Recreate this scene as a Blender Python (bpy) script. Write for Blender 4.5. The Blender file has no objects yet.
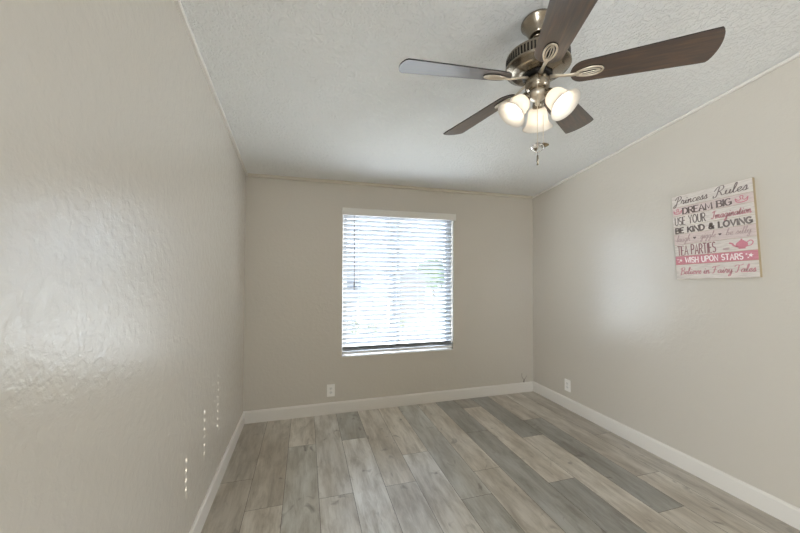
import bpy, bmesh, math, random
from mathutils import Vector, Matrix
random.seed(7)
C = bpy.context.scene.collection
PI = math.pi
S = bpy.context.scene

# ------------------------------------------------------------------ camera
W, H, SL, HB = 3.165, 2.324, 0.1385, 0.113      # room width, back wall height, ceiling slope, baseboard
DEPTH = 3.75                                     # room depth (behind the camera too)
cam = bpy.data.cameras.new('camera'); cam_o = bpy.data.objects.new('camera', cam); C.objects.link(cam_o)
cam.sensor_width = 36; cam.lens = 327.4 / 800 * 36; cam.clip_start = 0.02; cam.clip_end = 300
r_ = Vector((0.96081735, -0.27715456, 0.00392062)); u_ = Vector((-0.00900361, -0.01706964, 0.99981376)); f_ = Vector((0.27703602, 0.96067371, 0.0188962))
M4 = Matrix(((r_.x, u_.x, -f_.x, 0.542), (r_.y, u_.y, -f_.y, -3.333), (r_.z, u_.z, -f_.z, 1.4), (0, 0, 0, 1)))
cam_o.matrix_world = M4
S.camera = cam_o

# ------------------------------------------------------------------ sky, sun, added fill lights, exposure
wd = bpy.data.worlds.new('sky'); S.world = wd; wd.use_nodes = True
bg = wd.node_tree.nodes['Background']; bg.inputs[0].default_value = (0.72, 0.85, 1.0, 1); bg.inputs[1].default_value = 4.8
sun = bpy.data.lights.new('sun', 'SUN'); sun.energy = 5.0; sun.angle = math.radians(0.35); sun.color = (1, .95, .86)
sun_o = bpy.data.objects.new('sun', sun); C.objects.link(sun_o)
sun_o.rotation_euler = Vector((-1, -0.91, -0.352)).to_track_quat('-Z', 'Y').to_euler()
pl = bpy.data.lights.new('window_daylight_portal', 'AREA'); pl.shape = 'RECTANGLE'; pl.size = 1.2; pl.size_y = 1.42; pl.cycles.is_portal = True
pl_o = bpy.data.objects.new('window_daylight_portal', pl); C.objects.link(pl_o); pl_o.location = (1.51, 0.125, 1.265); pl_o.rotation_euler = (-PI / 2, 0, 0)
for hx, tx in ((5.2, 0.0), (-2.035, 3.165)):                      # fill lights added behind the camera to brighten the side walls
    hl = bpy.data.lights.new('added_fill_light', 'AREA'); hl.shape = 'RECTANGLE'; hl.size = 1.5; hl.size_y = 1.5; hl.energy = 47 if tx == 0 else 88; hl.color = (.88, .95, 1)
    hl_o = bpy.data.objects.new('added_fill_light', hl); C.objects.link(hl_o); hl_o.location = (hx, -6.5, 1.05)
    hl_o.rotation_euler = (Vector((tx, -1.6, 1.45)) - hl_o.location).to_track_quat('-Z', 'Z').to_euler()
S.view_settings.view_transform = 'Standard'; S.view_settings.look = 'None'; S.view_settings.gamma = 1; S.view_settings.use_curve_mapping = False
S.view_settings.exposure = 1.53
S.cycles.use_denoising = True
S.cycles.max_bounces = 10; S.cycles.diffuse_bounces = 6; S.cycles.transparent_max_bounces = 16
S.cycles.sample_clamp_indirect = 6.0
S.cycles.caustics_reflective = False; S.cycles.caustics_refractive = False

# ------------------------------------------------------------------ helpers
def lin(c):
    return tuple(((x / 255) / 12.92 if x / 255 <= .04045 else ((x / 255 + .055) / 1.055) ** 2.4) for x in c[:3]) + (1,)

class MB:
    def __init__(self): self.v = []; self.f = []; self.mi = []; self.sm = []
    def add(self, vs, fs, mi=0, smooth=False):
        b = len(self.v); self.v += [tuple(v) for v in vs]
        for f in fs: self.f.append([b + i for i in f]); self.mi.append(mi); self.sm.append(smooth)
    def box(self, x0, x1, y0, y1, z0, z1, mi=0, skip=()):
        vs = [(x0, y0, z0), (x1, y0, z0), (x1, y1, z0), (x0, y1, z0), (x0, y0, z1), (x1, y0, z1), (x1, y1, z1), (x0, y1, z1)]
        fs = [(0, 3, 2, 1), (4, 5, 6, 7), (0, 1, 5, 4), (1, 2, 6, 5), (2, 3, 7, 6), (3, 0, 4, 7)]
        self.add(vs, fs, mi)
    def lathe(self, prof, seg=40, M=None, mi=0, smooth=True, closed=False):
        vs = []; n = len(prof)
        for k in range(seg):
            a = 2 * PI * k / seg
            for r, z in prof: vs.append((r * math.cos(a), r * math.sin(a), z))
        fs = []
        for k in range(seg):
            k2 = (k + 1) % seg
            for i in range(n - 1 + (1 if closed else 0)):
                i2 = (i + 1) % n
                fs.append((k * n + i, k2 * n + i, k2 * n + i2, k * n + i2))
        if M: vs = [M @ Vector(v) for v in vs]
        self.add(vs, fs, mi, smooth)
    def tube(self, pts, r, seg=10, closed=False, flat=1.0, mi=0):
        pts = [Vector(p) for p in pts]; n = len(pts); vs = []; fs = []
        up = Vector((0, 0, 1))
        for i, p in enumerate(pts):
            a = pts[(i - 1) % n] if (closed or i > 0) else p; b = pts[(i + 1) % n] if (closed or i < n - 1) else p
            t = (b - a).normalized(); x = t.cross(up)
            if x.length < 1e-4: x = t.cross(Vector((0, 1, 0)))
            x.normalize(); y = x.cross(t)
            rr = r[i] if isinstance(r, (list, tuple)) else r
            for k in range(seg):
                an = 2 * PI * k / seg; vs.append(p + x * rr * math.cos(an) + y * rr * flat * math.sin(an))
        for i in range(n if closed else n - 1):
            j = (i + 1) % n
            for k in range(seg):
                k2 = (k + 1) % seg; fs.append((i * seg + k, i * seg + k2, j * seg + k2, j * seg + k))
        if not closed:
            fs.append(tuple(range(seg))[::-1]); fs.append(tuple((n - 1) * seg + k for k in range(seg)))
        self.add(vs, fs, mi, True)
    def prism(self, poly, z0, z1, mi=0):
        n = len(poly); vs = [(x, y, z0) for x, y in poly] + [(x, y, z1) for x, y in poly]
        fs = [tuple(range(n))[::-1], tuple(range(n, 2 * n))] + [(i, (i + 1) % n, n + (i + 1) % n, n + i) for i in range(n)]
        self.add(vs, fs, mi)
    def xf(self, M): self.v = [tuple(M @ Vector(v)) for v in self.v]; return self
    def build(self, name, mats, parent=None, bevel=0, fix=True):
        me = bpy.data.meshes.new(name); me.from_pydata(self.v, [], self.f)
        if not isinstance(mats, (list, tuple)): mats = [mats]
        for m in mats: me.materials.append(m)
        for p, mi, sm in zip(me.polygons, self.mi, self.sm): p.material_index = mi; p.use_smooth = sm
        if fix:
            bm = bmesh.new(); bm.from_mesh(me); bmesh.ops.recalc_face_normals(bm, faces=bm.faces); bm.to_mesh(me); bm.free()
        me.update()
        o = bpy.data.objects.new(name, me); C.objects.link(o)
        if parent: o.parent = parent
        if bevel:
            b = o.modifiers.new('bevel', 'BEVEL'); b.width = bevel; b.segments = 2; b.limit_method = 'ANGLE'
        return o

def thing(name, label, cat, loc=(0, 0, 0), group=None):
    o = bpy.data.objects.new(name, None); C.objects.link(o); o.location = loc; o.empty_display_size = .05
    o['label'] = label; o['category'] = cat
    if group: o['group'] = group
    return o
def tag(o, label, cat, group=None, kind=None):
    o['label'] = label; o['category'] = cat
    if group: o['group'] = group
    if kind: o['kind'] = kind
    return o
def struct(o): o['kind'] = 'structure'; return o

def mat(name, col, rough=.5, metal=0., spec=.5, bump=None, **kw):
    m = bpy.data.materials.new(name); m.use_nodes = True; nt = m.node_tree; b = nt.nodes['Principled BSDF']
    b.inputs['Base Color'].default_value = lin(col); b.inputs['Roughness'].default_value = rough
    b.inputs['Metallic'].default_value = metal; b.inputs['Specular IOR Level'].default_value = spec
    for k, v in kw.items(): b.inputs[k.replace('_', ' ')].default_value = v
    return m
def N(m, t, **kw):
    n = m.node_tree.nodes.new(t)
    for k, v in kw.items(): setattr(n, k, v)
    return n
def L(m, a, b): m.node_tree.links.new(a, b)
def coords(m, scale=(1, 1, 1)):
    tc = N(m, 'ShaderNodeTexCoord'); mp = N(m, 'ShaderNodeMapping'); mp.inputs['Scale'].default_value = scale
    L(m, tc.outputs['Object'], mp.inputs['Vector']); return mp.outputs['Vector']
def noise(m, vec, scale, detail=3, rough=.5, dist=0):
    n = N(m, 'ShaderNodeTexNoise'); n.inputs['Scale'].default_value = scale; n.inputs['Detail'].default_value = detail
    n.inputs['Roughness'].default_value = rough; n.inputs['Distortion'].default_value = dist
    L(m, vec, n.inputs['Vector']); return n.outputs['Fac']
def ramp(m, fac, stops):
    r = N(m, 'ShaderNodeValToRGB'); L(m, fac, r.inputs['Fac']); cr = r.color_ramp
    while len(cr.elements) < len(stops): cr.elements.new(.5)
    for e, (p, c) in zip(cr.elements, stops):
        e.position = p; e.color = c if len(c) == 4 else lin(c)
    return r.outputs['Color']
def math_n(m, op, a, b):
    n = N(m, 'ShaderNodeMath', operation=op)
    for i, x in enumerate((a, b)):
        if isinstance(x, (int, float)): n.inputs[i].default_value = x
        else: L(m, x, n.inputs[i])
    return n.outputs[0]
def mix(m, fac, a, b, mode='MIX'):
    n = N(m, 'ShaderNodeMix', data_type='RGBA', blend_type=mode)
    if isinstance(fac, (int, float)): n.inputs['Factor'].default_value = fac
    else: L(m, fac, n.inputs['Factor'])
    for k, x in ((6, a), (7, b)):
        if isinstance(x, tuple): n.inputs[k].default_value = x
        else: L(m, x, n.inputs[k])
    return n.outputs[2]
def bump(m, height, strength, dist):
    b = N(m, 'ShaderNodeBump'); b.inputs['Strength'].default_value = strength; b.inputs['Distance'].default_value = dist
    L(m, height, b.inputs['Height']); L(m, b.outputs['Normal'], m.node_tree.nodes['Principled BSDF'].inputs['Normal'])
def P(m): return m.node_tree.nodes['Principled BSDF']

# ------------------------------------------------------------------ materials
wall_m = mat('beige_satin_wall_paint', (203, 196, 185), rough=.25, spec=.95)
v = coords(wall_m)
h1 = ramp(wall_m, noise(wall_m, v, 27, 4, .55, .2), [(.44, (0, 0, 0, 1)), (.60, (1, 1, 1, 1))])
h2 = noise(wall_m, v, 75, 3)
bump(wall_m, math_n(wall_m, 'ADD', h1, math_n(wall_m, 'MULTIPLY', h2, .8)), .42, .0010)
L(wall_m, ramp(wall_m, noise(wall_m, coords(wall_m), 21, 4, .55, .4), [(.44, (.265, .265, .265, 1)), (.62, (.225, .225, .225, 1))]), P(wall_m).inputs['Roughness'])

ceil_m = mat('white_textured_ceiling', (240, 240, 238), rough=.75, spec=.2)
v = coords(ceil_m)
k1 = ramp(ceil_m, noise(ceil_m, v, 34, 4, .55, 1.2), [(.44, (0, 0, 0, 1)), (.56, (1, 1, 1, 1))])
bump(ceil_m, math_n(ceil_m, 'ADD', k1, math_n(ceil_m, 'MULTIPLY', noise(ceil_m, v, 110, 2), .4)), .85, .004)

trim_m = mat('white_trim_paint', (224, 219, 212), rough=.35)
crown_m = mat('cream_trim_strip', (214, 206, 192), rough=.45)
vinyl_m = mat('white_vinyl', (235, 236, 238), rough=.35)
plate_m = mat('white_plastic', (236, 233, 228), rough=.3)
dark_m = mat('dark_slot', (40, 38, 36), rough=.6)
fill_room_m = mat('fill_room_paint', (205, 198, 186), rough=.6)

nickel_m = mat('brushed_nickel', (150, 140, 126), rough=.24, metal=1.0)
v = coords(nickel_m, (6, 6, 120)); bump(nickel_m, noise(nickel_m, v, 8, 2), .12, .0006)
pale_nickel_m = mat('pale_satin_nickel', (214, 203, 186), rough=.34, metal=.75)
black_m = mat('black_rotor_metal', (34, 31, 29), rough=.4, metal=.6)

blade_m = mat('walnut_laminate', (80, 60, 45), rough=.42, spec=.8, Coat_Weight=.8, Coat_IOR=1.75, Coat_Roughness=.40)
v = coords(blade_m, (2.2, 26, 26))
g = noise(blade_m, v, 3.0, 6, .62, .35)
c = ramp(blade_m, g, [(.25, (32, 22, 16)), (.5, (72, 49, 33)), (.75, (122, 86, 56))])
v2 = coords(blade_m, (8, 160, 160)); g2 = noise(blade_m, v2, 2.5, 3)
c = mix(blade_m, math_n(blade_m, 'MULTIPLY', g2, .55), c, lin((48, 38, 32)))
L(blade_m, c, P(blade_m).inputs['Base Color'])
blade_edge_m = mat('dark_blade_edge', (40, 31, 27), rough=.5)

# frosted glass: diffuse and translucent
def glassy(name, col, trans, rough=.4):
    m = mat(name, col, rough=rough); nt = m.node_tree; tr = N(m, 'ShaderNodeBsdfTranslucent'); tr.inputs[0].default_value = lin(col)
    mx = N(m, 'ShaderNodeMixShader'); mx.inputs[0].default_value = trans
    L(m, P(m).outputs[0], mx.inputs[1]); L(m, tr.outputs[0], mx.inputs[2])
    L(m, mx.outputs[0], nt.nodes['Material Output'].inputs['Surface']); return m
shade_m = glassy('frosted_white_glass', (243, 239, 233), .48)
slat_m = glassy('white_blind_slat', (178, 182, 188), .015, .35)
bulb_m = mat('lit_bulb', (255, 244, 220)); P(bulb_m).inputs['Emission Color'].default_value = (1, .91, .78, 1); P(bulb_m).inputs['Emission Strength'].default_value = 2.1
pane_m = bpy.data.materials.new('window_glass'); pane_m.use_nodes = True
tb = N(pane_m, 'ShaderNodeBsdfTransparent'); gb = N(pane_m, 'ShaderNodeBsdfGlossy'); gb.inputs['Roughness'].default_value = .02
ms = N(pane_m, 'ShaderNodeMixShader')
ms.inputs[0].default_value = .05; L(pane_m, tb.outputs[0], ms.inputs[1]); L(pane_m, gb.outputs[0], ms.inputs[2])
L(pane_m, ms.outputs[0], pane_m.node_tree.nodes['Material Output'].inputs['Surface'])
crystal_m = mat('clear_crystal', (245, 245, 245), rough=.05, Transmission_Weight=1.0, IOR=1.5)
amber_m = mat('amber_glass', (150, 128, 92), rough=.15, Transmission_Weight=.55, IOR=1.45)
cord_m = mat('white_cord', (226, 226, 224), rough=.7)
wand_m = mat('grey_wand', (120, 116, 112), rough=.4)

# floor: one mesh of planks, a base tone per plank in a colour attribute
floor_m = mat('grey_oak_planks', (150, 140, 128), rough=.33, spec=1.0, Coat_Weight=.7, Coat_IOR=1.7, Coat_Roughness=.3)
at = N(floor_m, 'ShaderNodeAttribute', attribute_name='tone')
at2 = N(floor_m, 'ShaderNodeAttribute', attribute_name='shift')
tc = N(floor_m, 'ShaderNodeTexCoord'); va = N(floor_m, 'ShaderNodeVectorMath', operation='ADD')
L(floor_m, tc.outputs['Object'], va.inputs[0]); L(floor_m, at2.outputs['Vector'], va.inputs[1])
def fmap(sc):
    mp = N(floor_m, 'ShaderNodeMapping'); mp.inputs['Scale'].default_value = sc; L(floor_m, va.outputs[0], mp.inputs['Vector']); return mp.outputs['Vector']
big = noise(floor_m, fmap((5.5, 1.5, 1)), 1.0, 3, .5, .3)
grain = noise(floor_m, fmap((90, 5, 1)), 1.0, 5, .65, .2)
blot = noise(floor_m, fmap((15, 3.0, 1)), 1.0, 8, .68, .35)
knot = noise(floor_m, fmap((9, 5, 1)), 1.0, 2, .4, 1.5)
c = mix(floor_m, ramp(floor_m, big, [(.35, (0, 0, 0, 1)), (.65, (1, 1, 1, 1))]), at.outputs['Color'], mix(floor_m, 1.0, at.outputs['Color'], lin((218, 212, 204)), 'MULTIPLY'))
c = mix(floor_m, ramp(floor_m, blot, [(.42, (0, 0, 0, 1)), (.70, (1, 1, 1, 1))]), c, mix(floor_m, 1.0, c, lin((186, 179, 169)), 'MULTIPLY'))
c = mix(floor_m, ramp(floor_m, grain, [(.46, (0, 0, 0, 1)), (.78, (.6, .6, .6, 1))]), c, mix(floor_m, 1.0, c, lin((216, 212, 205)), 'MULTIPLY'))
c = mix(floor_m, ramp(floor_m, grain, [(.22, (.5, .5, .5, 1)), (.44, (0, 0, 0, 1))]), c, lin((186, 178, 166)))
c = mix(floor_m, ramp(floor_m, knot, [(.66, (0, 0, 0, 1)), (.78, (.8, .8, .8, 1))]), c, lin((84, 72, 60)))
L(floor_m, c, P(floor_m).inputs['Base Color'])
bump(floor_m, grain, .12, .0006)
seam_m = mat('plank_seam', (92, 86, 78), rough=.7)

# ------------------------------------------------------------------ structure
TH = .13
OX0, OX1, OZ0, OZ1 = .900, 2.119, .548, 2.035
def ceil_z(y): return H - SL * y
b = MB()   # back wall with the window opening
def wallrect(x0, x1, z0, z1): b.box(x0, x1, 0, TH, z0, z1)
wallrect(-.13, OX0, -.02, H); wallrect(OX1, W + .13, -.02, H); wallrect(OX0, OX1, -.02, OZ0); wallrect(OX0, OX1, OZ1, H)
struct(b.build('wall_back', wall_m))
zf = ceil_z(-DEPTH)
def sidewall(name, x0, x1):
    m = MB(); ys = (0, -DEPTH)
    vs = [(x, y, z) for x in (x0, x1) for y in ys for z in (-.02, ceil_z(y))]
    fs = [(0, 1, 3, 2), (4, 6, 7, 5), (0, 2, 6, 4), (1, 5, 7, 3), (0, 4, 5, 1), (2, 3, 7, 6)]
    m.add(vs, fs); return struct(m.build(name, wall_m))
sidewall('wall_left', -.13, 0); sidewall('wall_right', W, W + .13)
m = MB(); t = .1     # ceiling slab
vs = [(x, y, ceil_z(y) + dz) for dz in (0, t) for x in (-.13, W + .13) for y in (TH, -DEPTH - .1)]
m.add(vs, [(0, 1, 3, 2), (4, 6, 7, 5), (0, 2, 6, 4), (1, 5, 7, 3), (0, 4, 5, 1), (2, 3, 7, 6)])
struct(m.build('ceiling', ceil_m))
# wall behind the camera; opening made wide to let the fill lights in
DX0, DX1, DZ = .06, W - .06, 2.76
m = MB(); y0, y1 = -DEPTH - .1, -DEPTH
m.box(-.13, DX0, y0, y1, -.02, ceil_z(y1)); m.box(DX1, W + .13, y0, y1, -.02, ceil_z(y1)); m.box(DX0, DX1, y0, y1, DZ, ceil_z(y1))
struct(m.build('wall_front', wall_m))
HX0, HX1, HY = -3.2, 6.4, -7.4  # unseen room shell, added to hold and bounce the fill lights
m = MB(); m.box(HX0, HX1, HY - .1, HY, -.02, 2.95); m.box(HX0 - .1, HX0, HY, y0, -.02, 2.95); m.box(HX1, HX1 + .1, HY, y0, -.02, 2.95)
m.box(HX0, -.13, y0, y0 + .1, -.02, 2.95); m.box(W + .13, HX1, y0, y0 + .1, -.02, 2.95)
struct(m.build('wall_fill_room', fill_room_m))
m = MB(); m.box(HX0, HX1, HY, y0, 2.95, 3.0); struct(m.build('ceiling_fill_room', ceil_m))
m = MB(); m.box(HX0, HX1, HY, y0, -.05, 0); struct(m.build('floor_fill_room', mat('fill_room_floor', (160, 150, 138), rough=.5)))

# floor planks -------------------------------------------------------
PW, PL = .2115, 1.245
joint = [-.90, -1.218, -.55, -1.226, -.554, -1.224, -.899, -1.472, -1.235, -.718, -.239, -.918, -.641, -1.588, -1.05, -.4]
BR = lambda k: (206 * k, 199 * k, 187 * k); BE = lambda k: (234 * k, 228 * k, 217 * k); GR = lambda k: (176 * k, 176 * k, 171 * k); LG = lambda k: (236 * k, 235 * k, 231 * k)
tones = [[BR(.95), BR(1.0), BR(1)], [BR(1.02), BE(.97), BE(.9)], [BE(.98), GR(1.24), LG(1)], [LG(1.0), LG(1.02), BE(1)], [GR(1.08), LG(1.05), LG(1)], [BE(.98), LG(1.0), BE(1)],
         [BE(1.03), LG(1.03), LG(1)], [GR(1.18), GR(1.12), BE(1)], [BE(.98), BE(.93), GR(1)], [GR(.97), GR(1.0), LG(.9)], [BR(.85), BE(.98), GR(.92)], [GR(.88), BE(.96), GR(1)],
         [BR(1.0), GR(.93), BE(.95)], [BE(.9), BE(.95), BR(1)], [BR(.92), BR(.95), BE(.9)]]
m = MB(); cols = []; shifts = []
NC = 15
for i in range(NC):
    x0 = i * PW; x1 = min(x0 + PW, W + .02)
    if x1 - x0 < .005: continue
    edges = [0.02]; y = joint[i]
    while y > -.06: y -= PL
    while edges[-1] > -DEPTH - .1: edges.append(max(y, -DEPTH - .1)); y -= PL
    for j in range(len(edges) - 1):
        ya, yb = edges[j], edges[j + 1]; g = .0011
        m.add([(x0 + g, yb + g, 0), (x1 - g, yb + g, 0), (x1 - g, ya - g, 0), (x0 + g, ya - g, 0)], [(0, 1, 2, 3)])
        tn = tones[i][min(j, 2)]; cols.append(lin(tn)); shifts.append((random.uniform(0, 50), random.uniform(0, 50), 0))
m.add([(-.02, -DEPTH - .1, -.0012), (W + .02, -DEPTH - .1, -.0012), (W + .02, .02, -.0012), (-.02, .02, -.0012)], [(0, 1, 2, 3)], 1)
cols.append((.2, .2, .2, 1)); shifts.append((0, 0, 0))
m.box(-.02, W + .02, -DEPTH - .1, .02, -.06, -.002, 1); cols += [(.2, .2, .2, 1)] * 6; shifts += [(0, 0, 0)] * 6
fl = struct(m.build('floor', [floor_m, seam_m], fix=False))
a = fl.data.color_attributes.new('tone', 'FLOAT_COLOR', 'CORNER'); s = fl.data.attributes.new('shift', 'FLOAT_VECTOR', 'FACE')
for p in fl.data.polygons:
    s.data[p.index].vector = shifts[p.index]
    for li in p.loop_indices: a.data[li].color = cols[p.index]

# baseboards (eased top edge) and ceiling strips ---------------------
BT = .014
prof = [(0, 0), (BT, 0), (BT, HB - .016), (BT * .62, HB - .004), (BT * .35, HB), (0, HB)]
def run(name, A, B, inward, prof, material, zfun=None):
    m = MB(); n = len(prof); vs = []
    for Q, mit in ((A, 1), (B, -1)):
        d = (Vector(B) - Vector(A)).normalized()
        for o, z in prof:
            q = Vector(Q) + Vector(inward) * o + d * (o * mit)
            vs.append((q.x, q.y, q.z + z))
    m.add(vs, [tuple(range(n)), tuple(range(n, 2 * n))] + [(i, (i + 1) % n, n + (i + 1) % n, n + i) for i in range(n)])
    return struct(m.build(name, material))
run('baseboard_back', (0, 0, 0), (W, 0, 0), (0, -1, 0), prof, trim_m)
run('baseboard_left', (0, -DEPTH, 0), (0, 0, 0), (1, 0, 0), prof, trim_m)
run('baseboard_right', (W, -DEPTH, 0), (W, 0, 0), (-1, 0, 0), prof, trim_m)
cp = [(0, -.001), (.008, -.001), (.016, -.006), (.018, -.020), (.013, -.025), (0, -.025)]
cpb = [(0, .004), (.010, .005), (.019, -.004), (.022, -.022), (.014, -.028), (0, -.028)]
run('trim_1', (0, 0, H), (W, 0, H), (0, -1, 0), cpb, crown_m)
run('trim_2', (0, -DEPTH, zf), (0, 0, H), (1, 0, 0), cp, trim_m)
run('trim_3', (W, -DEPTH, zf), (W, 0, H), (-1, 0, 0), cp, trim_m)

# window -------------------------------------------------------------
win = bpy.data.objects.new('window_1', None); C.objects.link(win); win.location = (1.51, .1, OZ0); struct(win)
off = Matrix.Translation((-1.51, -.1, -OZ0))
def wpart(m, name, material, bev=0): return struct(m.xf(off).build(name, material, win, bev))
m = MB(); fw = .022
m.box(OX0, OX1, .075, TH, OZ0, OZ0 + fw); m.box(OX0, OX1, .075, TH, OZ1 - fw, OZ1); m.box(OX0, OX0 + fw, .075, TH, OZ0, OZ1); m.box(OX1 - fw, OX1, .075, TH, OZ0, OZ1)
wpart(m, 'window_frame', vinyl_m)
def sash(x0, x1, y0, y1):
    m = MB(); z0, z1 = OZ0 + fw, OZ1 - fw; w = .034
    m.box(x0, x1, y0, y1, z0, z0 + w); m.box(x0, x1, y0, y1, z1 - w, z1); m.box(x0, x0 + w, y0, y1, z0 + w, z1 - w); m.box(x1 - w, x1, y0, y1, z0 + w, z1 - w)
    wpart(m, 'window_sash', vinyl_m)
    m = MB(); yc = (y0 + y1) / 2; m.box(x0 + w - .004, x1 - w + .004, yc - .002, yc + .002, z0 + w - .004, z1 - w + .004); wpart(m, 'window_pane', pane_m)
sash(OX0 + fw, 1.528, .104, .124); sash(1.49, OX1 - fw, .082, .102)
m = MB(); m.box(OX0, OX1, -.004, .075, OZ0 - .0, OZ0 + .008); wpart(m, 'window_sill', trim_m)

# ------------------------------------------------------------------ window blind
bl = thing('window_blind', 'white horizontal slat blind with valance hanging inside the window opening', 'blind', (1.51, .03, OZ0))
boff = Matrix.Translation((-1.51, -.03, -OZ0))
def bpart(m, name, material, bev=0): return m.xf(boff).build(name, material, bl, bev)
BX0, BX1 = OX0 + .006, OX1 - .006
m = MB(); m.box(BX0, BX1, .008, .052, OZ1 - .048, OZ1 - .002); bpart(m, 'headrail', vinyl_m)
m = MB(); pr = [(-.034, 1.980), (-.034, 2.046), (-.030, 2.052), (-.012, 2.052), (-.012, 1.980)]
vs = [(x, y, z) for x in (.893, 2.137) for y, z in pr]; n = 5
m.add(vs, [tuple(range(n)), tuple(range(n, 2 * n))] + [(i, (i + 1) % n, n + (i + 1) % n, n + i) for i in range(n)])
m.box(.893, .899, -.012, -.0005, 1.980, 2.052); m.box(2.131, 2.137, -.012, -.0005, 1.980, 2.052)
bpart(m, 'valance', mat('warm_white_valance', (222, 219, 212), rough=.4))
NS = 30; z_top, z_bot = 1.972, .632; pitch = (z_top - z_bot) / (NS - 1)
SW, TILT, ST, YC = .050, math.radians(44), .0026, .031
CX = [1.06, 1.385, 1.705, 2.05]
def slat(m, zc, holes, tilt=TILT):
    dy, dz = math.cos(tilt) * SW / 2, -math.sin(tilt) * SW / 2       # outer edge (+y) low, room edge high
    nx, nz = math.sin(tilt), math.cos(tilt)                          # plane normal in (y, z)
    def quad(x0, x1, a0, a1):
        vs = []
        for s_ in (1, -1):
            for x, a in ((x0, a0), (x1, a0), (x1, a1), (x0, a1)):
                bow = .0022 * (1 - a * a) + s_ * ST / 2
                vs.append((x, YC + dy * a + nx * bow, zc + dz * a + nz * bow))
        m.add(vs, [(0, 1, 2, 3), (7, 6, 5, 4), (0, 4, 5, 1), (1, 5, 6, 2), (2, 6, 7, 3), (3, 7, 4, 0)])
    xs = [BX0 + .002]
    for h in holes: xs += [h - .004, h + .010]
    xs.append(BX1 - .002)
    for i in range(len(xs) - 1):
        if i % 2 == 0:
            for a0, a1 in ((-1, -.5), (-.5, 0), (0, .5), (.5, 1)): quad(xs[i], xs[i + 1], a0, a1)
        else:
            quad(xs[i], xs[i + 1], -1, -.5); quad(xs[i], xs[i + 1], .5, 1)
m = MB()
lit = [(.74, 1.14), (.82, 1.12), (.95, 1.13)]
for k in range(NS):
    z = z_top - k * pitch
    slat(m, z, [CX[q] for q in range(3) if lit[q][0] < z < lit[q][1]])
for k in range(3): slat(m, .607 + .0055 * k, [], math.radians(4))
bpart(m, 'slat_panel', slat_m)
m = MB(); m.box(BX0 + .001, BX1 - .001, .008, .056, .576, .598); bpart(m, 'bottom_rail', vinyl_m, .003)
for x in CX:
    m = MB()
    for y in (.0075, .0545): m.tube([(x, y, .59), (x, y, OZ1 - .045)], .0009, 6)
    for k in range(NS):
        z = z_top - k * pitch - .004; m.tube([(x + .006, .008, z + .019), (x + .006, .054, z - .021)], .0006, 4)
    bpart(m, 'ladder_cord', cord_m)
m = MB(); m.tube([(1.014, -.006, 1.999), (1.014, -.010, 1.96), (1.017, -.008, 1.6), (1.020, -.007, 1.225)], .0042, 8); m.tube([(1.0145, -.008, 1.30), (1.020, -.007, 1.222)], .0055, 8)
bpart(m, 'tilt_wand', wand_m)

# ------------------------------------------------------------------ ceiling fan
FX, FY = 1.597, -2.028
ZB = 2.322
DROOP = math.radians(1.2)
fan = thing('ceiling_fan', 'five-blade ceiling fan with brushed nickel motor and three lit bell shades', 'ceiling fan', (FX, FY, ceil_z(FY)))
Z0 = ceil_z(FY)
foff = Matrix.Translation((0, 0, -Z0))
def fpart(m, name, material, parent=fan, bev=0): return m.xf(foff).build(name, material, parent, bev)
tiltc = Matrix.Translation((0, 0, Z0)) @ Matrix.Rotation(-math.atan(SL), 4, 'X') @ Matrix.Translation((0, 0, -Z0))
m = MB(); m.lathe([(0, Z0 - .001), (.069, Z0 - .001), (.074, Z0 - .005), (.074, Z0 - .013), (.070, Z0 - .018), (.060, Z0 - .034), (.051, Z0 - .054), (.045, Z0 - .072), (.043, Z0 - .080), (.040, Z0 - .083), (.036, Z0 - .081), (.034, Z0 - .03), (0, Z0 - .028)], 48, tiltc)
fpart(m, 'canopy', nickel_m)
m = MB(); m.lathe([(0, Z0 - .05), (.0135, Z0 - .05), (.0135, 2.462), (0, 2.462)], 24); m.lathe([(0, Z0 - .058), (.02, Z0 - .060), (.027, Z0 - .072), (.025, Z0 - .084), (.0, Z0 - .09)], 24)
fpart(m, 'downrod', nickel_m)
m = MB(); m.lathe([(0, 2.474), (.024, 2.474), (.027, 2.470), (.030, 2.464), (.07, 2.460), (.108, 2.452), (.131, 2.443), (.140, 2.437), (.1430, 2.431), (.1425, 2.427), (.1425, 2.388), (.1470, 2.384), (.1475, 2.377), (.142, 2.370), (.126, 2.363), (.122, 2.358), (.112, 2.353), (.092, 2.350), (.078, 2.347), (.074, 2.345), (0, 2.345)], 72)
mot = fpart(m, 'motor_housing', nickel_m)
m = MB()
for k in range(60):
    a = 2 * PI * k / 60; Mr = Matrix.Rotation(a, 4, 'Z')
    q = MB(); q.box(.1410, .1433, -.0036, .0036, 2.391, 2.425); q.xf(Mr); m.add(q.v, q.f)
m.xf(foff); m.build('vent_slots', black_m, mot)
m = MB(); m.lathe([(0, 2.346), (.063, 2.346), (.066, 2.343), (.066, 2.335), (.060, 2.331), (0, 2.331)], 40)
for k in range(10):
    a = 2 * PI * k / 10 + .2; Mr = Matrix.Translation((.0655 * math.cos(a), .0655 * math.sin(a), 2.339)); m.lathe([(0, .004), (.004, .004), (.004, -.004), (0, -.004)], 10, Mr)
fpart(m, 'rotor_ring', black_m)
m = MB(); m.lathe([(0, 2.332), (.052, 2.332), (.0555, 2.328), (.0555, 2.284), (.050, 2.275), (.044, 2.268), (0, 2.268)], 48); fpart(m, 'switch_housing', nickel_m)
m = MB(); m.lathe([(0, 2.27), (.030, 2.27), (.040, 2.262), (.043, 2.250), (.038, 2.236), (.026, 2.226), (.014, 2.221), (.010, 2.214), (.012, 2.207), (.006, 2.199), (0, 2.197)], 40); fpart(m, 'light_fitter', pale_nickel_m)

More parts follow.
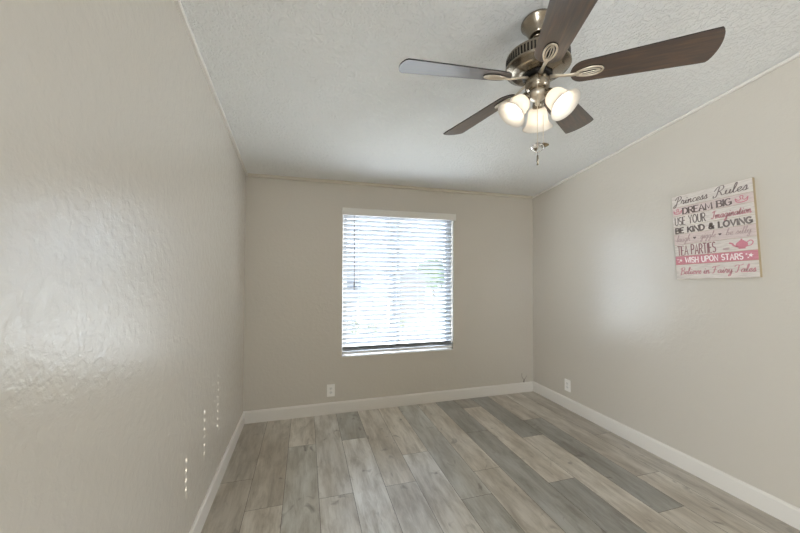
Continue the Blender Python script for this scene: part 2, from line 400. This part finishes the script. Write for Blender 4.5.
# blades: outline along +x, pitched about x
PITCH = math.radians(-14)
def blade_outline():
    top = []; r0, r1 = .140, .670
    def hw(r): return .058 + (.081 - .058) * min(1, max(0, (r - .17) / .46))
    pts = []
    for k in range(13):                                   # rounded root
        a = PI / 2 + PI * k / 12; pts.append((.195 + .055 * math.cos(a), hw(.195) * math.sin(a)))
    lower = [(r, -hw(r)) for r in (.26, .35, .45, .55, .62)]
    tip = []
    cy = .081
    for k in range(-8, 9):
        tt = k / 8; y = cy * tt; x = r1 - .018 * tt * tt - (.005 * max(0, abs(tt) - .85) / .15)
        tip.append((x, y))
    upper = [(r, hw(r)) for r in (.62, .55, .45, .35, .26)]
    return pts + lower + tip + upper
ol = blade_outline()
def make_blade(ang):
    m = MB(); n = len(ol); th = .0055
    vs = [(x, y, -th / 2) for x, y in ol] + [(x, y, th / 2) for x, y in ol]
    m.add(vs, [tuple(range(n))[::-1], tuple(range(n, 2 * n))]); m.add(vs, [(i, (i + 1) % n, n + (i + 1) % n, n + i) for i in range(n)], 1)
    o = m.build('blade', [blade_m, blade_edge_m], fan, 0)
    k = MB()                                             # blade iron: curved arm and looped scroll under the blade
    zz = -th / 2 - .0055
    k.tube([(.055, 0, .006), (.085, 0, .003), (.115, 0, -.004), (.145, 0, zz), (.175, 0, zz)], [.011, .0085, .0075, .0085, .010], 10, flat=.6)
    oval = [(.215 + .054 * math.cos(a), .023 * math.sin(a) * (1 + .18 * math.cos(a)), zz) for a in [2 * PI * q / 28 for q in range(28)]]
    k.tube(oval, .0048, 8, True, .8)
    for s_ in (1, -1):
        k.tube([(.17, s_ * .003, zz), (.19, s_ * .010, zz), (.215, s_ * .0125, zz), (.24, s_ * .010, zz), (.258, s_ * .003, zz)], .0032, 8, flat=.8)
    k.tube([(.175, 0, zz), (.20, .002, zz), (.235, 0, zz), (.262, 0, zz)], .0024, 8)
    bo = k.build('blade_iron', pale_nickel_m, o)
    k = MB(); poly = [(.226 + .048 * math.cos(a), .029 * math.sin(a)) for a in [2 * PI * q / 28 for q in range(28)]]
    k.prism(poly, -th / 2 - .0022, -th / 2 - .0002); k.build('blade_pad', black_m, o)
    return o
proto = make_blade(0)
kids = list(proto.children)
for i, ang in enumerate((-35, 34.5, 107.5, 180, 249.5)):
    if i == 0: o = proto; parts = []
    else:
        o = proto.copy(); C.objects.link(o)
        for kk in kids:
            c_ = kk.copy(); C.objects.link(c_); c_.parent = o
    o.location = (0, 0, ZB - Z0)
    o.rotation_euler = (Matrix.Rotation(math.radians(ang - 5.0), 4, 'Z') @ Matrix.Rotation(DROOP, 4, 'Y') @ Matrix.Rotation(PITCH, 4, 'X')).to_euler()

# three shades on short arms
def make_lamp(az):
    a = math.radians(az); tau = math.radians(40); e = Vector((math.cos(a), math.sin(a), 0)); zv = Vector((0, 0, 1))
    d = e * math.sin(tau) - zv * math.cos(tau); p0 = e * .05 + zv * 2.244
    M = d.to_track_quat('Z', 'Y').to_matrix().to_4x4(); M.translation = p0
    m = MB(); m.tube([e * .03 + zv * 2.250, e * .042 + zv * 2.250, p0 + d * .004], .011, 12)
    m.lathe([(0, -.006), (.012, -.006), (.021, .004), (.0235, .018), (.0235, .034), (.0215, .036), (.0215, .020), (0, .016)], 32, M); arm = fpart(m, 'lamp_arm', nickel_m)
    prof = [(.0245, .030), (.034, .033), (.0415, .044), (.045, .058), (.0465, .076), (.0495, .094), (.056, .110), (.066, .122), (.0735, .128)]
    inner = [(r - .0032, z + .0006) for r, z in prof[::-1]]
    m = MB(); m.lathe(prof + inner, 44, M, closed=True); sh = fpart(m, 'lamp_shade', shade_m)
    m = MB(); bp = [(0, .120), (.012, .118), (.021, .111), (.0265, .100), (.0275, .090), (.024, .078), (.017, .064), (.0125, .052), (.0125, .030), (0, .030)]
    m.lathe(bp, 28, M); m.xf(foff); m.build('bulb', bulb_m, sh)
for az in (51, 171, -69): make_lamp(az)

# two pull chains
def chain(x, y, z0, z1, bead, bm_, drop, pr, rr):
    m = MB(); z = z0; k = 0
    m.tube([(x, y, z0), (x, y, z1)], .0015, 6)
    while z > z1:
        m.lathe([(0, .0022), (.0017, .0014), (.0024, 0), (.0017, -.0014), (0, -.0022)], 6, Matrix.Translation((x, y, z))); z -= .0055
    o = fpart(m, 'pull_chain', pale_nickel_m)
    m = MB(); m.lathe([(r * rr, z1 + zz * rr) for r, zz in bead], 20, Matrix.Translation((x, y, 0)), smooth=False); 
    # lathe profile heights are absolute
    m.xf(foff); m.build('chain_bead', bm_, o)
    if drop:
        m = MB(); m.tube([(x, y, z1 - .02), (x, y, z1 - drop * .45)], .0012, 6); m.lathe([(0, z1 - drop * .42), (.0035, z1 - drop * .45), (.0048, z1 - drop * .7), (.0048, z1 - drop), (0, z1 - drop - .002)], 12, Matrix.Translation((x, y, 0))); m.xf(foff); m.build('chain_pendant', nickel_m, o)
ca = math.radians(231)
lens = [(0, .022), (.012, .020), (.026, .008), (.031, 0), (.026, -.008), (.012, -.019), (0, -.021)]
chain(.054 * math.cos(ca), .054 * math.sin(ca), 2.30, 1.978, lens, crystal_m, .080, 0, 1.0)
flatd = [(0, .011), (.018, .009), (.030, .002), (.031, 0), (.018, -.007), (0, -.009)]
chain(.066 * math.cos(math.radians(28)), .066 * math.sin(math.radians(28)), 2.235, 2.026, flatd, amber_m, 0, 0, .85)

# ------------------------------------------------------------------ outlets
def outlet(M, label, name='wall_outlet'):
    t = thing(name, label, 'outlet', M.translation); R = M.copy(); R.translation = (0, 0, 0)
    m = MB(); w, h = .0385, .0605
    poly = [(sx * (w - .004 + .004 * math.cos(q)), sz * (h - .004 + .004 * math.sin(q))) for sx, sz, rng in ((1, 1, (0, 45, 90)), (-1, 1, (90, 45, 0)), (-1, -1, (0, 45, 90)), (1, -1, (90, 45, 0))) for q in [math.radians(z) for z in rng]]
    m.prism(poly, 0, .0055); pl_ = m.xf(R).build('cover_plate', plate_m, t, .0015)
    for s_ in (1, -1):
        m = MB(); cyy = .0195 * s_
        poly = [(.0165 * max(-1, min(1, 1.25 * math.cos(q))) , cyy + .0145 * math.sin(q)) for q in [2 * PI * k / 24 for k in range(24)]]
        m.prism(poly, .0052, .0070); rc = m.xf(R).build('receptacle', mat('receptacle_plastic', (226, 224, 220), rough=.3), t)
        m = MB(); m.box(-.0075, -.0055, cyy - .001, cyy + .0075, .0068, .0073); m.box(.0055, .0075, cyy - .001, cyy + .0065, .0068, .0073); m.box(-.002, .002, cyy - .0085, cyy - .0045, .0068, .0073)
        m.xf(R).build('slot', dark_m, rc)
    m = MB(); m.lathe([(0, .0066), (.0028, .0062), (.0032, .0052), (0, .005)], 14); m.xf(R).build('screw', pale_nickel_m, t)
    return t
Mb = Matrix(((1, 0, 0, .7935), (0, 0, -1, -.0005), (0, 1, 0, .2305), (0, 0, 0, 1)))
outlet(Mb, 'white wall outlet on the back wall, below and left of the window')
Mr = Matrix(((0, 0, -1, W - .0005), (-1, 0, 0, -.533), (0, 1, 0, .239), (0, 0, 0, 1)))
outlet(Mr, 'white wall outlet on the right wall, near the back corner')

# small wire stub above the baseboard in the corner
ws = thing('wire_stub', 'small forked wire end sticking up from the baseboard in the back right corner', 'wire', (3.027, -.006, HB))
m = MB(); m.tube([(0, 0, 0), (0, -.002, .02), (.002, -.004, .035)], .0045, 8); m.build('wire_sleeve', mat('brown_sleeve', (92, 80, 66), rough=.6), ws)
for s_, hgt in ((-1, .112), (1, .085)):
    m = MB(); m.tube([(.002, -.004, .032), (s_ * .018, -.006, .05), (s_ * .034, -.005, .075), (s_ * .028, -.003, hgt)], .0022, 6); m.build('wire', mat('tan_wire', (120, 106, 88), rough=.6), ws)

# ------------------------------------------------------------------ sign on the right wall
SGW, SGH, SGT = .455, .607, .022
sign = thing('wall_sign', 'white plank-look sign with pink and grey princess rules lettering, on right wall', 'sign', (W - .0005, -1.812, 1.673))
sign.rotation_euler = (Matrix(((0, 0, -1), (-1, 0, 0), (0, 1, 0))) @ Matrix.Rotation(math.radians(2.8), 3, 'Z')).to_euler()
board_m = mat('whitewashed_board', (226, 217, 208), rough=.6)
v = coords(board_m, (4, 40, 1)); c = ramp(board_m, noise(board_m, v, 4, 4, .6), [(.3, (196, 186, 178)), (.55, (215, 206, 198)), (.8, (222, 215, 207))]); L(board_m, c, P(board_m).inputs['Base Color'])
pinkish_m = mat('pale_pink_board', (222, 198, 194), rough=.6)
v = coords(pinkish_m, (4, 40, 1)); c = ramp(pinkish_m, noise(pinkish_m, v, 4, 4, .6), [(.3, (198, 180, 175)), (.6, (213, 196, 191)), (.8, (219, 205, 199))]); L(pinkish_m, c, P(pinkish_m).inputs['Base Color'])
band_m = mat('rose_band', (206, 136, 146), rough=.6)
v = coords(band_m, (4, 40, 1)); c = ramp(band_m, noise(band_m, v, 4, 4, .6), [(.3, (190, 122, 132)), (.6, (207, 139, 149)), (.8, (216, 156, 164))]); L(band_m, c, P(band_m).inputs['Base Color'])
edge_m = mat('tan_board_edge', (176, 158, 128), rough=.7)
gray_ink = mat('grey_ink', (130, 119, 115), rough=.7); dark_ink = mat('dark_grey_ink', (124, 111, 108), rough=.7); rose_ink = mat('rose_ink', (199, 142, 148), rough=.7)
pale_ink = mat('faded_mauve_ink', (184, 160, 158), rough=.7); white_ink = mat('white_ink', (240, 230, 228), rough=.7); mauve_ink = mat('mauve_ink', (156, 116, 118), rough=.7); hot_ink = mat('pink_ink', (207, 134, 146), rough=.7)
rows = [0, .14, .245, .37, .465, .590, .725, .828, 1.0]
m = MB(); m.box(-SGW / 2, SGW / 2, -SGH / 2, SGH / 2, 0, SGT - .0015, 3)
rm = [0, 1, 0, 0, 1, 0, 2, 0]
for i in range(8):
    y1 = SGH / 2 - rows[i] * SGH; y0 = SGH / 2 - rows[i + 1] * SGH
    m.box(-SGW / 2, SGW / 2, y0 + .0011, y1 - .0011, SGT - .0016, SGT, rm[i])
m.build('board', [board_m, pinkish_m, band_m, edge_m], sign)

def arc(cx, cy, rx, ry, a0, a1, n=10): return [(cx + rx * math.cos(math.radians(a0 + (a1 - a0) * i / n)), cy + ry * math.sin(math.radians(a0 + (a1 - a0) * i / n))) for i in range(n + 1)]
CAPS = {
 'A': (.72, [[(0, 0), (.36, 1), (.72, 0)], [(.13, .34), (.59, .34)]]),
 'B': (.62, [[(0, 0), (0, 1)], [(0, 1)] + arc(.28, .76, .28, .24, 90, -90) + [(0, .52)], [(0, .52)] + arc(.32, .26, .30, .26, 90, -90) + [(0, 0)]]),
 'D': (.68, [[(0, 0), (0, 1)], [(0, 1)] + arc(.22, .5, .46, .5, 90, -90, 14) + [(0, 0)]]),
 'E': (.52, [[(.52, 1), (0, 1), (0, 0), (.52, 0)], [(0, .52), (.42, .52)]]),
 'G': (.74, [arc(.38, .5, .38, .5, 50, 330, 18), [(.42, .44), (.72, .44), (.72, .12)]]),
 'H': (.64, [[(0, 0), (0, 1)], [(.64, 0), (.64, 1)], [(0, .5), (.64, .5)]]),
 'I': (.06, [[(.03, 0), (.03, 1)]]),
 'K': (.62, [[(0, 0), (0, 1)], [(.6, 1), (.03, .42)], [(.2, .6), (.62, 0)]]),
 'L': (.50, [[(0, 1), (0, 0), (.5, 0)]]),
 'M': (.84, [[(0, 0), (.05, 1), (.42, .15), (.79, 1), (.84, 0)]]),
 'N': (.68, [[(0, 0), (0, 1), (.68, 0), (.68, 1)]]),
 'O': (.78, [arc(.39, .5, .39, .5, 90, 450, 22)]),
 'P': (.58, [[(0, 0), (0, 1)], [(0, 1)] + arc(.28, .73, .30, .27, 90, -90) + [(0, .46)]]),
 'R': (.62, [[(0, 0), (0, 1)], [(0, 1)] + arc(.28, .75, .30, .25, 90, -90) + [(0, .5)], [(.26, .5), (.62, 0)]]),
 'S': (.56, [arc(.28, .74, .27, .26, 40, 270, 12) + arc(.28, .25, .28, .25, 90, -140, 12)[1:]]),
 'T': (.62, [[(0, 1), (.62, 1)], [(.31, 1), (.31, 0)]]),
 'U': (.64, [[(0, 1), (0, .32)] + arc(.32, .32, .32, .32, 180, 360, 10) + [(.64, 1)]]),
 'V': (.70, [[(0, 1), (.35, 0), (.70, 1)]]),
 'W': (.98, [[(0, 1), (.24, 0), (.49, .8), (.74, 0), (.98, 1)]]),
 'Y': (.66, [[(0, 1), (.33, .46), (.66, 1)], [(.33, .46), (.33, 0)]]),
 '&': (.72, [[(.70, 0), (.16, .68)] + arc(.32, .80, .17, .19, 220, -60, 10) + [(.08, .42)] + arc(.28, .24, .26, .24, 150, 300, 8) + [(.70, .46)]]),
 ' ': (.34, []),
}
SCR = {
 'a': (1.05, [[(.75, .9), (.45, 1), (.12, .7), (.1, .25), (.35, 0), (.6, .3), (.75, .95), (.72, .3), (.85, 0), (1.05, .25)]]),
 'b': (.95, [[(0, .2), (.3, 1.2), (.45, 2.1), (.3, 2.2), (.15, 1.5), (.15, .3), (.4, 0), (.7, .3), (.62, .85), (.45, .7), (.95, .7)]]),
 'c': (.78, [[(.68, .8), (.45, 1), (.12, .65), (.15, .2), (.4, 0), (.78, .25)]]),
 'e': (.78, [[(0, .25), (.4, .45), (.6, .8), (.4, 1), (.12, .65), (.18, .15), (.42, 0), (.78, .25)]]),
 'f': (.7, [[(0, .2), (.4, 1.2), (.55, 2.1), (.38, 2.2), (.28, 1.5), (.22, -.7), (.4, -1), (.45, -.3), (.3, .1), (.7, .25)]]),
 'g': (1.05, [[(.75, .9), (.45, 1), (.12, .7), (.1, .25), (.35, .05), (.65, .4), (.75, .95), (.72, -.5), (.48, -1.05), (.25, -.8), (.6, -.1), (1.05, .25)]]),
 'h': (1.0, [[(0, .2), (.35, 1.4), (.45, 2.1), (.3, 2.2), (.18, 1.5), (.14, 0)], [(.14, .2), (.4, .95), (.62, .9), (.65, .2), (.8, 0), (1, .25)]]),
 'i': (.6, [[(0, .2), (.25, .95), (.22, .2), (.38, 0), (.6, .25)], [(.3, 1.4), (.34, 1.5)]]),
 'l': (.58, [[(0, .2), (.35, 1.3), (.42, 2.1), (.28, 2.2), (.15, 1.5), (.15, .25), (.32, 0), (.58, .25)]]),
 'm': (1.45, [[(0, .6), (.13, .95), (.13, 0)], [(.13, .35), (.4, 1), (.56, .8), (.56, 0)], [(.56, .35), (.84, 1), (1.02, .8), (1.02, .2), (1.2, 0), (1.45, .25)]]),
 'n': (1.0, [[(0, .6), (.15, .95), (.15, 0)], [(.15, .35), (.45, 1), (.64, .8), (.64, .2), (.8, 0), (1, .25)]]),
 'o': (.85, [[(.5, .98), (.2, .88), (.08, .4), (.35, 0), (.64, .4), (.5, .95), (.62, .75), (.85, .8)]]),
 'r': (.82, [[(0, .3), (.2, 1.1), (.3, .85), (.58, .9), (.48, .2), (.62, 0), (.82, .25)]]),
 's': (.75, [[(0, .2), (.4, 1.1), (.52, .45), (.4, .02), (.12, .08), (.4, .0), (.75, .25)]]),
 't': (.68, [[(0, .2), (.32, 1.7), (.25, .2), (.42, 0), (.68, .25)], [(.05, 1.15), (.6, 1.25)]]),
 'u': (1.02, [[(0, .5), (.15, .95), (.12, .25), (.35, 0), (.62, .35), (.7, .95), (.68, .2), (.82, 0), (1.02, .25)]]),
 'v': (.9, [[(0, .7), (.15, .95), (.35, 0), (.66, .95), (.9, .8)]]),
 'y': (1.0, [[(0, .5), (.15, .95), (.14, .3), (.36, .05), (.62, .4), (.7, .95), (.68, -.5), (.45, -1.05), (.22, -.8), (.6, -.1), (1.0, .25)]]),
 'B': (1.35, [[(.35, 2), (.35, 0), (.2, -.2)], [(0, 1.7), (.4, 2.15), (1, 2.1), (1.0, 1.4), (.5, 1.1), (1.15, .9), (1.1, .15), (.5, -.05), (.2, .15)]]),
 'F': (1.35, [[(-.1, 1.7), (.2, 2.05), (.8, 2.1), (1.5, 2.25)], [(.62, 2.1), (.5, .6), (.3, 0), (0, .1)], [(.25, 1.05), (1.0, 1.15)]]),
 'I': (1.0, [[(.1, 1.7), (.45, 2.1), (1.0, 2.05)], [(.6, 2.1), (.52, .5), (.25, 0), (-.05, .2)]]),
 'P': (1.3, [[(.55, 2.0), (.42, .8), (.25, -.5), (-.05, -.75), (-.15, -.3), (.2, .1)], [(-.15, 1.4), (.25, 2.1), (.9, 2.25), (1.15, 1.65), (.8, 1.05), (.42, 1.05)]]),
 'R': (1.5, [[(.5, 2.0), (.4, .8), (.25, -.1), (-.1, -.3), (-.15, .15)], [(-.15, 1.3), (.25, 2.1), (.9, 2.3), (1.15, 1.75), (.85, 1.2), (.5, 1.1), (.8, .8), (1.1, .05), (1.5, .2)]]),
 'T': (1.25, [[(-.3, 1.75), (.1, 2.15), (.9, 2.05), (1.5, 2.3)], [(.62, 2.1), (.52, .5), (.3, 0), (.0, .12)]]),
 ' ': (.55, []),
}
def spline(pts, n=5):
    P_ = [Vector((*p, 0)) for p in pts]; out = []
    if len(P_) < 3: return pts
    for i in range(len(P_) - 1):
        p0 = P_[max(i - 1, 0)]; p1 = P_[i]; p2 = P_[i + 1]; p3 = P_[min(i + 2, len(P_) - 1)]
        for k in range(n):
            t = k / n; q = .5 * ((2 * p1) + (-p0 + p2) * t + (2 * p0 - 5 * p1 + 4 * p2 - p3) * t * t + (-p0 + 3 * p1 - 3 * p2 + p3) * t ** 3); out.append((q.x, q.y))
    out.append(tuple(pts[-1])); return out
def ribbon(m, pts, w, z, wfun=None):
    n = len(pts); Lp = []; Rp = []
    for i in range(n):
        a = Vector(pts[max(i - 1, 0)]); b_ = Vector(pts[min(i + 1, n - 1)]); p = Vector(pts[i])
        t = b_ - a
        if t.length < 1e-9: t = Vector((1, 0))
        t.normalize(); q = Vector((-t.y, t.x)); sc = 1.0
        if 0 < i < n - 1:
            t1 = (p - Vector(pts[i - 1])); t2 = (Vector(pts[i + 1]) - p)
            if t1.length > 1e-9 and t2.length > 1e-9:
                cs = max(-1, min(1, t1.normalized().dot(t2.normalized()))); sc = min(1.7, 1 / max(.3, math.sqrt((1 + cs) / 2)))
        ww = w / 2 * sc * (wfun(t) if wfun else 1)
        e_ = t * (w * .3) * (-1 if i == 0 else 1 if i == n - 1 else 0)
        Lp.append(p + q * ww + e_); Rp.append(p - q * ww + e_)
    vs = [(p.x, p.y, z) for p in Lp] + [(p.x, p.y, z) for p in Rp] + [(p.x, p.y, z - .0006) for p in Lp] + [(p.x, p.y, z - .0006) for p in Rp]
    fs = []
    for i in range(n - 1):
        fs += [(i, i + 1, n + i + 1, n + i), (2 * n + i, 2 * n + i + 1, i + 1, i), (n + i, n + i + 1, 3 * n + i + 1, 3 * n + i)]
    m.add(vs, fs)
def write(text, u0, u1, v0, v1, font, w, ink, serif=False, slant=0, track=.16, name='lettering', label=None, xh=None, wob=0):
    """text between u0..u1 (fractions of the width), v0 = baseline, v1 = cap height (fractions from the top)"""
    pen = 0; gl = []
    for ch in text:
        wd_, st = font[ch]; gl.append((pen, st, ch)); pen += wd_ + (track if font is CAPS else 0)
    tot = pen - (track if font is CAPS else 0); U0 = (u0 - .5) * SGW; sx = (u1 - u0) * SGW / tot
    base = SGH / 2 - v0 * SGH; sy = (v0 - v1) * SGH / (1.0 if font is CAPS else 2.15)
    m = MB(); z = SGT + .0007
    for px, st, ch in gl:
        dy = wob * (random.random() - .5)
        for s_ in st:
            pts = spline(s_) if font is SCR else s_
            q = [(U0 + sx * (px + x) + slant * sy * y, base + sy * (y + dy)) for x, y in pts]
            ribbon(m, q, w, z, (lambda t: .55 + .6 * abs(t.y)) if (font is SCR or serif) else None)
            if serif:
                for e_ in (s_[0], s_[-1]):
                    if e_[1] in (0, 1):
                        ex, ey = U0 + sx * (px + e_[0]), base + sy * e_[1]; ribbon(m, [(ex - .006, ey), (ex + .006, ey)], .0026, z)
    o = m.build(name, ink, sign, fix=False)
    if label: o['label'] = label
    return o
rw = lambda i, a: rows[i] + (rows[i + 1] - rows[i]) * a
write('Princess', .04, .485, rw(0, .78), rw(0, .14), SCR, .0052, dark_ink, slant=.25, label='dark grey script words Princess Rules')
write('Rules', .57, .95, rw(0, .78), rw(0, .10), SCR, .0052, dark_ink, slant=.25)
write('DREAM BIG', .15, .76, rw(1, .86), rw(1, .20), CAPS, .0085, dark_ink, serif=True, label='dark grey serif words DREAM BIG')
write('USE YOUR', .03, .44, rw(2, .88), rw(2, .14), CAPS, .0058, gray_ink, wob=.06, track=.24, label='grey hand-drawn words USE YOUR')
write('Imagination', .515, .965, rw(2, .82), rw(2, .16), SCR, .0052, rose_ink, slant=.2, label='rose script word Imagination')
write('BE KIND & LOVING', .03, .965, rw(3, .86), rw(3, .22), CAPS, .0100, gray_ink, track=.2, label='bold grey words BE KIND & LOVING')
write('laugh', .03, .22, rw(4, .72), rw(4, .12), SCR, .0030, pale_ink, slant=.25, label='faded script words laugh giggle be silly')
write('giggle', .36, .55, rw(4, .66), rw(4, .10), SCR, .0030, pale_ink, slant=.25)
write('be silly', .67, .95, rw(4, .66), rw(4, .10), SCR, .0030, pale_ink, slant=.25)
write('TEA PARTIES', .04, .54, rw(5, .92), rw(5, .12), CAPS, .0062, mauve_ink, wob=.08, track=.22, label='mauve narrow words TEA PARTIES')
write('WISH UPON STARS', .14, .84, rw(6, .80), rw(6, .22), CAPS, .0062, white_ink, wob=.1, track=.24, label='white words WISH UPON STARS')
write('Believe in Fairy Tales', .05, .965, rw(7, .66), rw(7, .22), SCR, .0052, rose_ink, slant=.22, label='rose script words Believe in Fairy Tales')
zi = SGT + .0007
def flatpoly(m, poly, z=zi):
    n = len(poly); m.add([(x, y, z) for x, y in poly], [tuple(range(n))]); m.add([(x, y, z) for x, y in poly] + [(x, y, z - .0006) for x, y in poly], [(i, (i + 1) % n, n + (i + 1) % n, n + i) for i in range(n)])
SU = lambda u: (u - .5) * SGW
SV = lambda v_: SGH / 2 - v_ * SGH
def crown(u, v_, w):
    m = MB(); x, y = SU(u), SV(v_)
    ribbon(m, spline([(x - w, y + .30 * w), (x - .85 * w, y - .35 * w), (x - .4 * w, y - .55 * w), (x, y - .6 * w), (x + .4 * w, y - .55 * w), (x + .85 * w, y - .35 * w), (x + w, y + .30 * w)]), .006, zi)
    ribbon(m, spline([(x - w, y + .3 * w), (x - .55 * w, y - .15 * w), (x - .15 * w, y + .05 * w), (x - .25 * w, y + .5 * w), (x, y + .75 * w), (x + .25 * w, y + .5 * w), (x + .15 * w, y + .05 * w), (x + .55 * w, y - .15 * w), (x + w, y + .3 * w)]), .0048, zi)
    m.build('crown_motif', hot_ink, sign, fix=False)
crown(.075, rw(1, .50), .026); crown(.875, rw(1, .52), .031)
def heart(u, v_, s_):
    m = MB(); x, y = SU(u), SV(v_)
    flatpoly(m, [(x + s_ * 16 * math.sin(a) ** 3 / 16, y + s_ * (13 * math.cos(a) - 5 * math.cos(2 * a) - 2 * math.cos(3 * a) - math.cos(4 * a)) / 16) for a in [2 * PI * k / 24 for k in range(24)]]); m.build('heart_motif', dark_ink, sign, fix=False)
heart(.285, rw(4, .50), .0085); heart(.605, rw(4, .48), .0085)
def star(u, v_, s_):
    m = MB(); x, y = SU(u), SV(v_)
    for dx, dy, k_ in ((0, 0, 1), (-1.5, .6, .5), (-1.0, -1.0, .4)):
        flatpoly(m, [(x + s_ * (dx + k_ * (1 if k % 2 == 0 else .42) * math.sin(2 * PI * k / 10 + .2)), y + s_ * (dy + k_ * (1 if k % 2 == 0 else .42) * math.cos(2 * PI * k / 10 + .2))) for k in range(10)])
    m.build('star_motif', white_ink, sign, fix=False)
star(.075, rw(6, .5), .0125); star(.925, rw(6, .48), .0135)
# pink teapot: body, lid, spout, handle; a small saucer-like mark beside it
m = MB(); x, y = SU(.84), SV(rw(5, .52))
flatpoly(m, arc(x, y, .030, .023, 0, 360, 28)[:-1]); flatpoly(m, arc(x, y + .020, .014, .008, 0, 180, 10)); flatpoly(m, arc(x, y + .032, .005, .005, 0, 360, 12)[:-1])
ribbon(m, spline([(x - .024, y - .010), (x - .040, y - .002), (x - .047, y + .010), (x - .060, y + .016)]), .010, zi)
ribbon(m, spline([(x + .026, y + .012), (x + .042, y + .022), (x + .054, y + .012), (x + .046, y - .006), (x + .026, y - .012)]), .0055, zi)
flatpoly(m, [(x - .016, y - .020), (x + .016, y - .020), (x + .019, y - .026), (x - .019, y - .026)])
tp = m.build('teapot_motif', hot_ink, sign, fix=False); tp['label'] = 'pink printed teapot'
m = MB(); flatpoly(m, arc(SU(.665), SV(rw(5, .76)), .018, .0055, 0, 360, 18)[:-1]); ribbon(m, [(SU(.63), SV(rw(5, .70))), (SU(.70), SV(rw(5, .66)))], .003, zi); m.build('saucer_motif', pale_ink, sign, fix=False)

# ------------------------------------------------------------------ outside the window
gz = -.72
ground_m = mat('pale_gravel', (214, 206, 192), rough=.95)
v = coords(ground_m); L(ground_m, ramp(ground_m, noise(ground_m, v, 9, 6, .7), [(.3, (200, 195, 186)), (.6, (226, 222, 214)), (.85, (238, 235, 228))]), P(ground_m).inputs['Base Color'])
m = MB(); m.box(-70, 90, TH + .02, 140, gz - .1, gz); struct(m.build('ground', ground_m))
stucco_m = mat('grey_stucco', (150, 148, 146), rough=.9); roof_m = mat('dark_shingle', (84, 80, 78), rough=.9); glassd_m = mat('dark_house_window', (52, 58, 66), rough=.15)
house = thing('house', 'low grey house with a dark roof seen through the blind, left half', 'house', (2.6, 22.0, gz))
m = MB(); m.box(-4.6, 2.6, -2.5, 2.5, 0, 2.05); m.build('house_wall', stucco_m, house)
m = MB(); n = [(-3.0, 2.05), (0, 2.75), (3.0, 2.05), (2.9, 1.95), (-2.9, 1.95)]
m.add([(x, y, z) for x in (-5.0, 3.0) for y, z in n], [tuple(range(5)), tuple(range(5, 10))] + [(i, (i + 1) % 5, 5 + (i + 1) % 5, 5 + i) for i in range(5)]); m.build('roof', roof_m, house)
for x in (-3.2, -.6, 1.2):
    m = MB(); m.box(x - .5, x + .5, -2.54, -2.49, .85, 1.7); m.build('house_window', glassd_m, house)
shed = thing('shed', 'small dark shed seen through the blind, right of the window centre', 'shed', (5.2, 11.4, gz))
m = MB(); m.box(-.55, .55, -.8, .8, 0, 1.9); m.build('shed_wall', mat('brown_siding', (96, 84, 74), rough=.9), shed)
m = MB(); m.prism([(-.7, 1.88), (.7, 1.88), (.7, 1.95), (0, 2.35), (-.7, 1.95)], -.95, .95); m.xf(Matrix.Rotation(PI / 2, 4, 'X')); m.build('shed_roof', roof_m, shed)
leaf_m = mat('green_leaves', (92, 112, 60), rough=.8); bark_m = mat('bark', (104, 88, 72), rough=.9)
def crownmesh(n, rx, rz, zc, ls):
    m = MB()
    for _ in range(n):
        d = Vector((random.gauss(0, 1), random.gauss(0, 1), random.gauss(0, 1))).normalized() * (random.random() ** .4)
        p = Vector((d.x * rx, d.y * rx, zc + d.z * rz)); a = Vector((random.gauss(0, 1), random.gauss(0, 1), random.gauss(0, 1))).normalized(); b_ = a.cross(Vector((.3, .5, .8))).normalized(); k = ls * random.uniform(.6, 1.3)
        m.add([p - a * k, p + b_ * k * .45, p + a * k, p - b_ * k * .45], [(0, 1, 2, 3)])
    return m
tree = thing('tree', 'green leafy tree seen through the right half of the blind', 'tree', (7.35, 13.6, gz))
crownmesh(1500, 1.0, .85, 2.1, .13).build('foliage', leaf_m, tree, fix=False)
m = MB(); m.tube([(0, 0, 0), (.04, 0, .8), (-.03, .02, 1.5), (.02, 0, 2.3)], [.13, .10, .08, .04], 10); m.build('trunk', bark_m, tree)
for i, (x, y, r) in enumerate(((2.15, 8.3, .34), (2.75, 7.6, .28), (4.1, 8.6, .30))):
    sb = thing('shrub', ('low grey-green shrub on the gravel, behind the lower left slats', 'small round shrub on the gravel, right of the leftmost shrub', 'small shrub on the gravel in front of the shed')[i], 'shrub', (x, y, gz))
    crownmesh(260, r, r * .75, r * .72, .07).build('foliage', mat('sage_leaves', (120, 122, 92), rough=.9), sb, fix=False)
    m = MB(); m.tube([(0, 0, 0), (.01, 0, r * .5), (0, .02, r)], [.025, .02, .01], 6); m.build('stem', bark_m, sb)
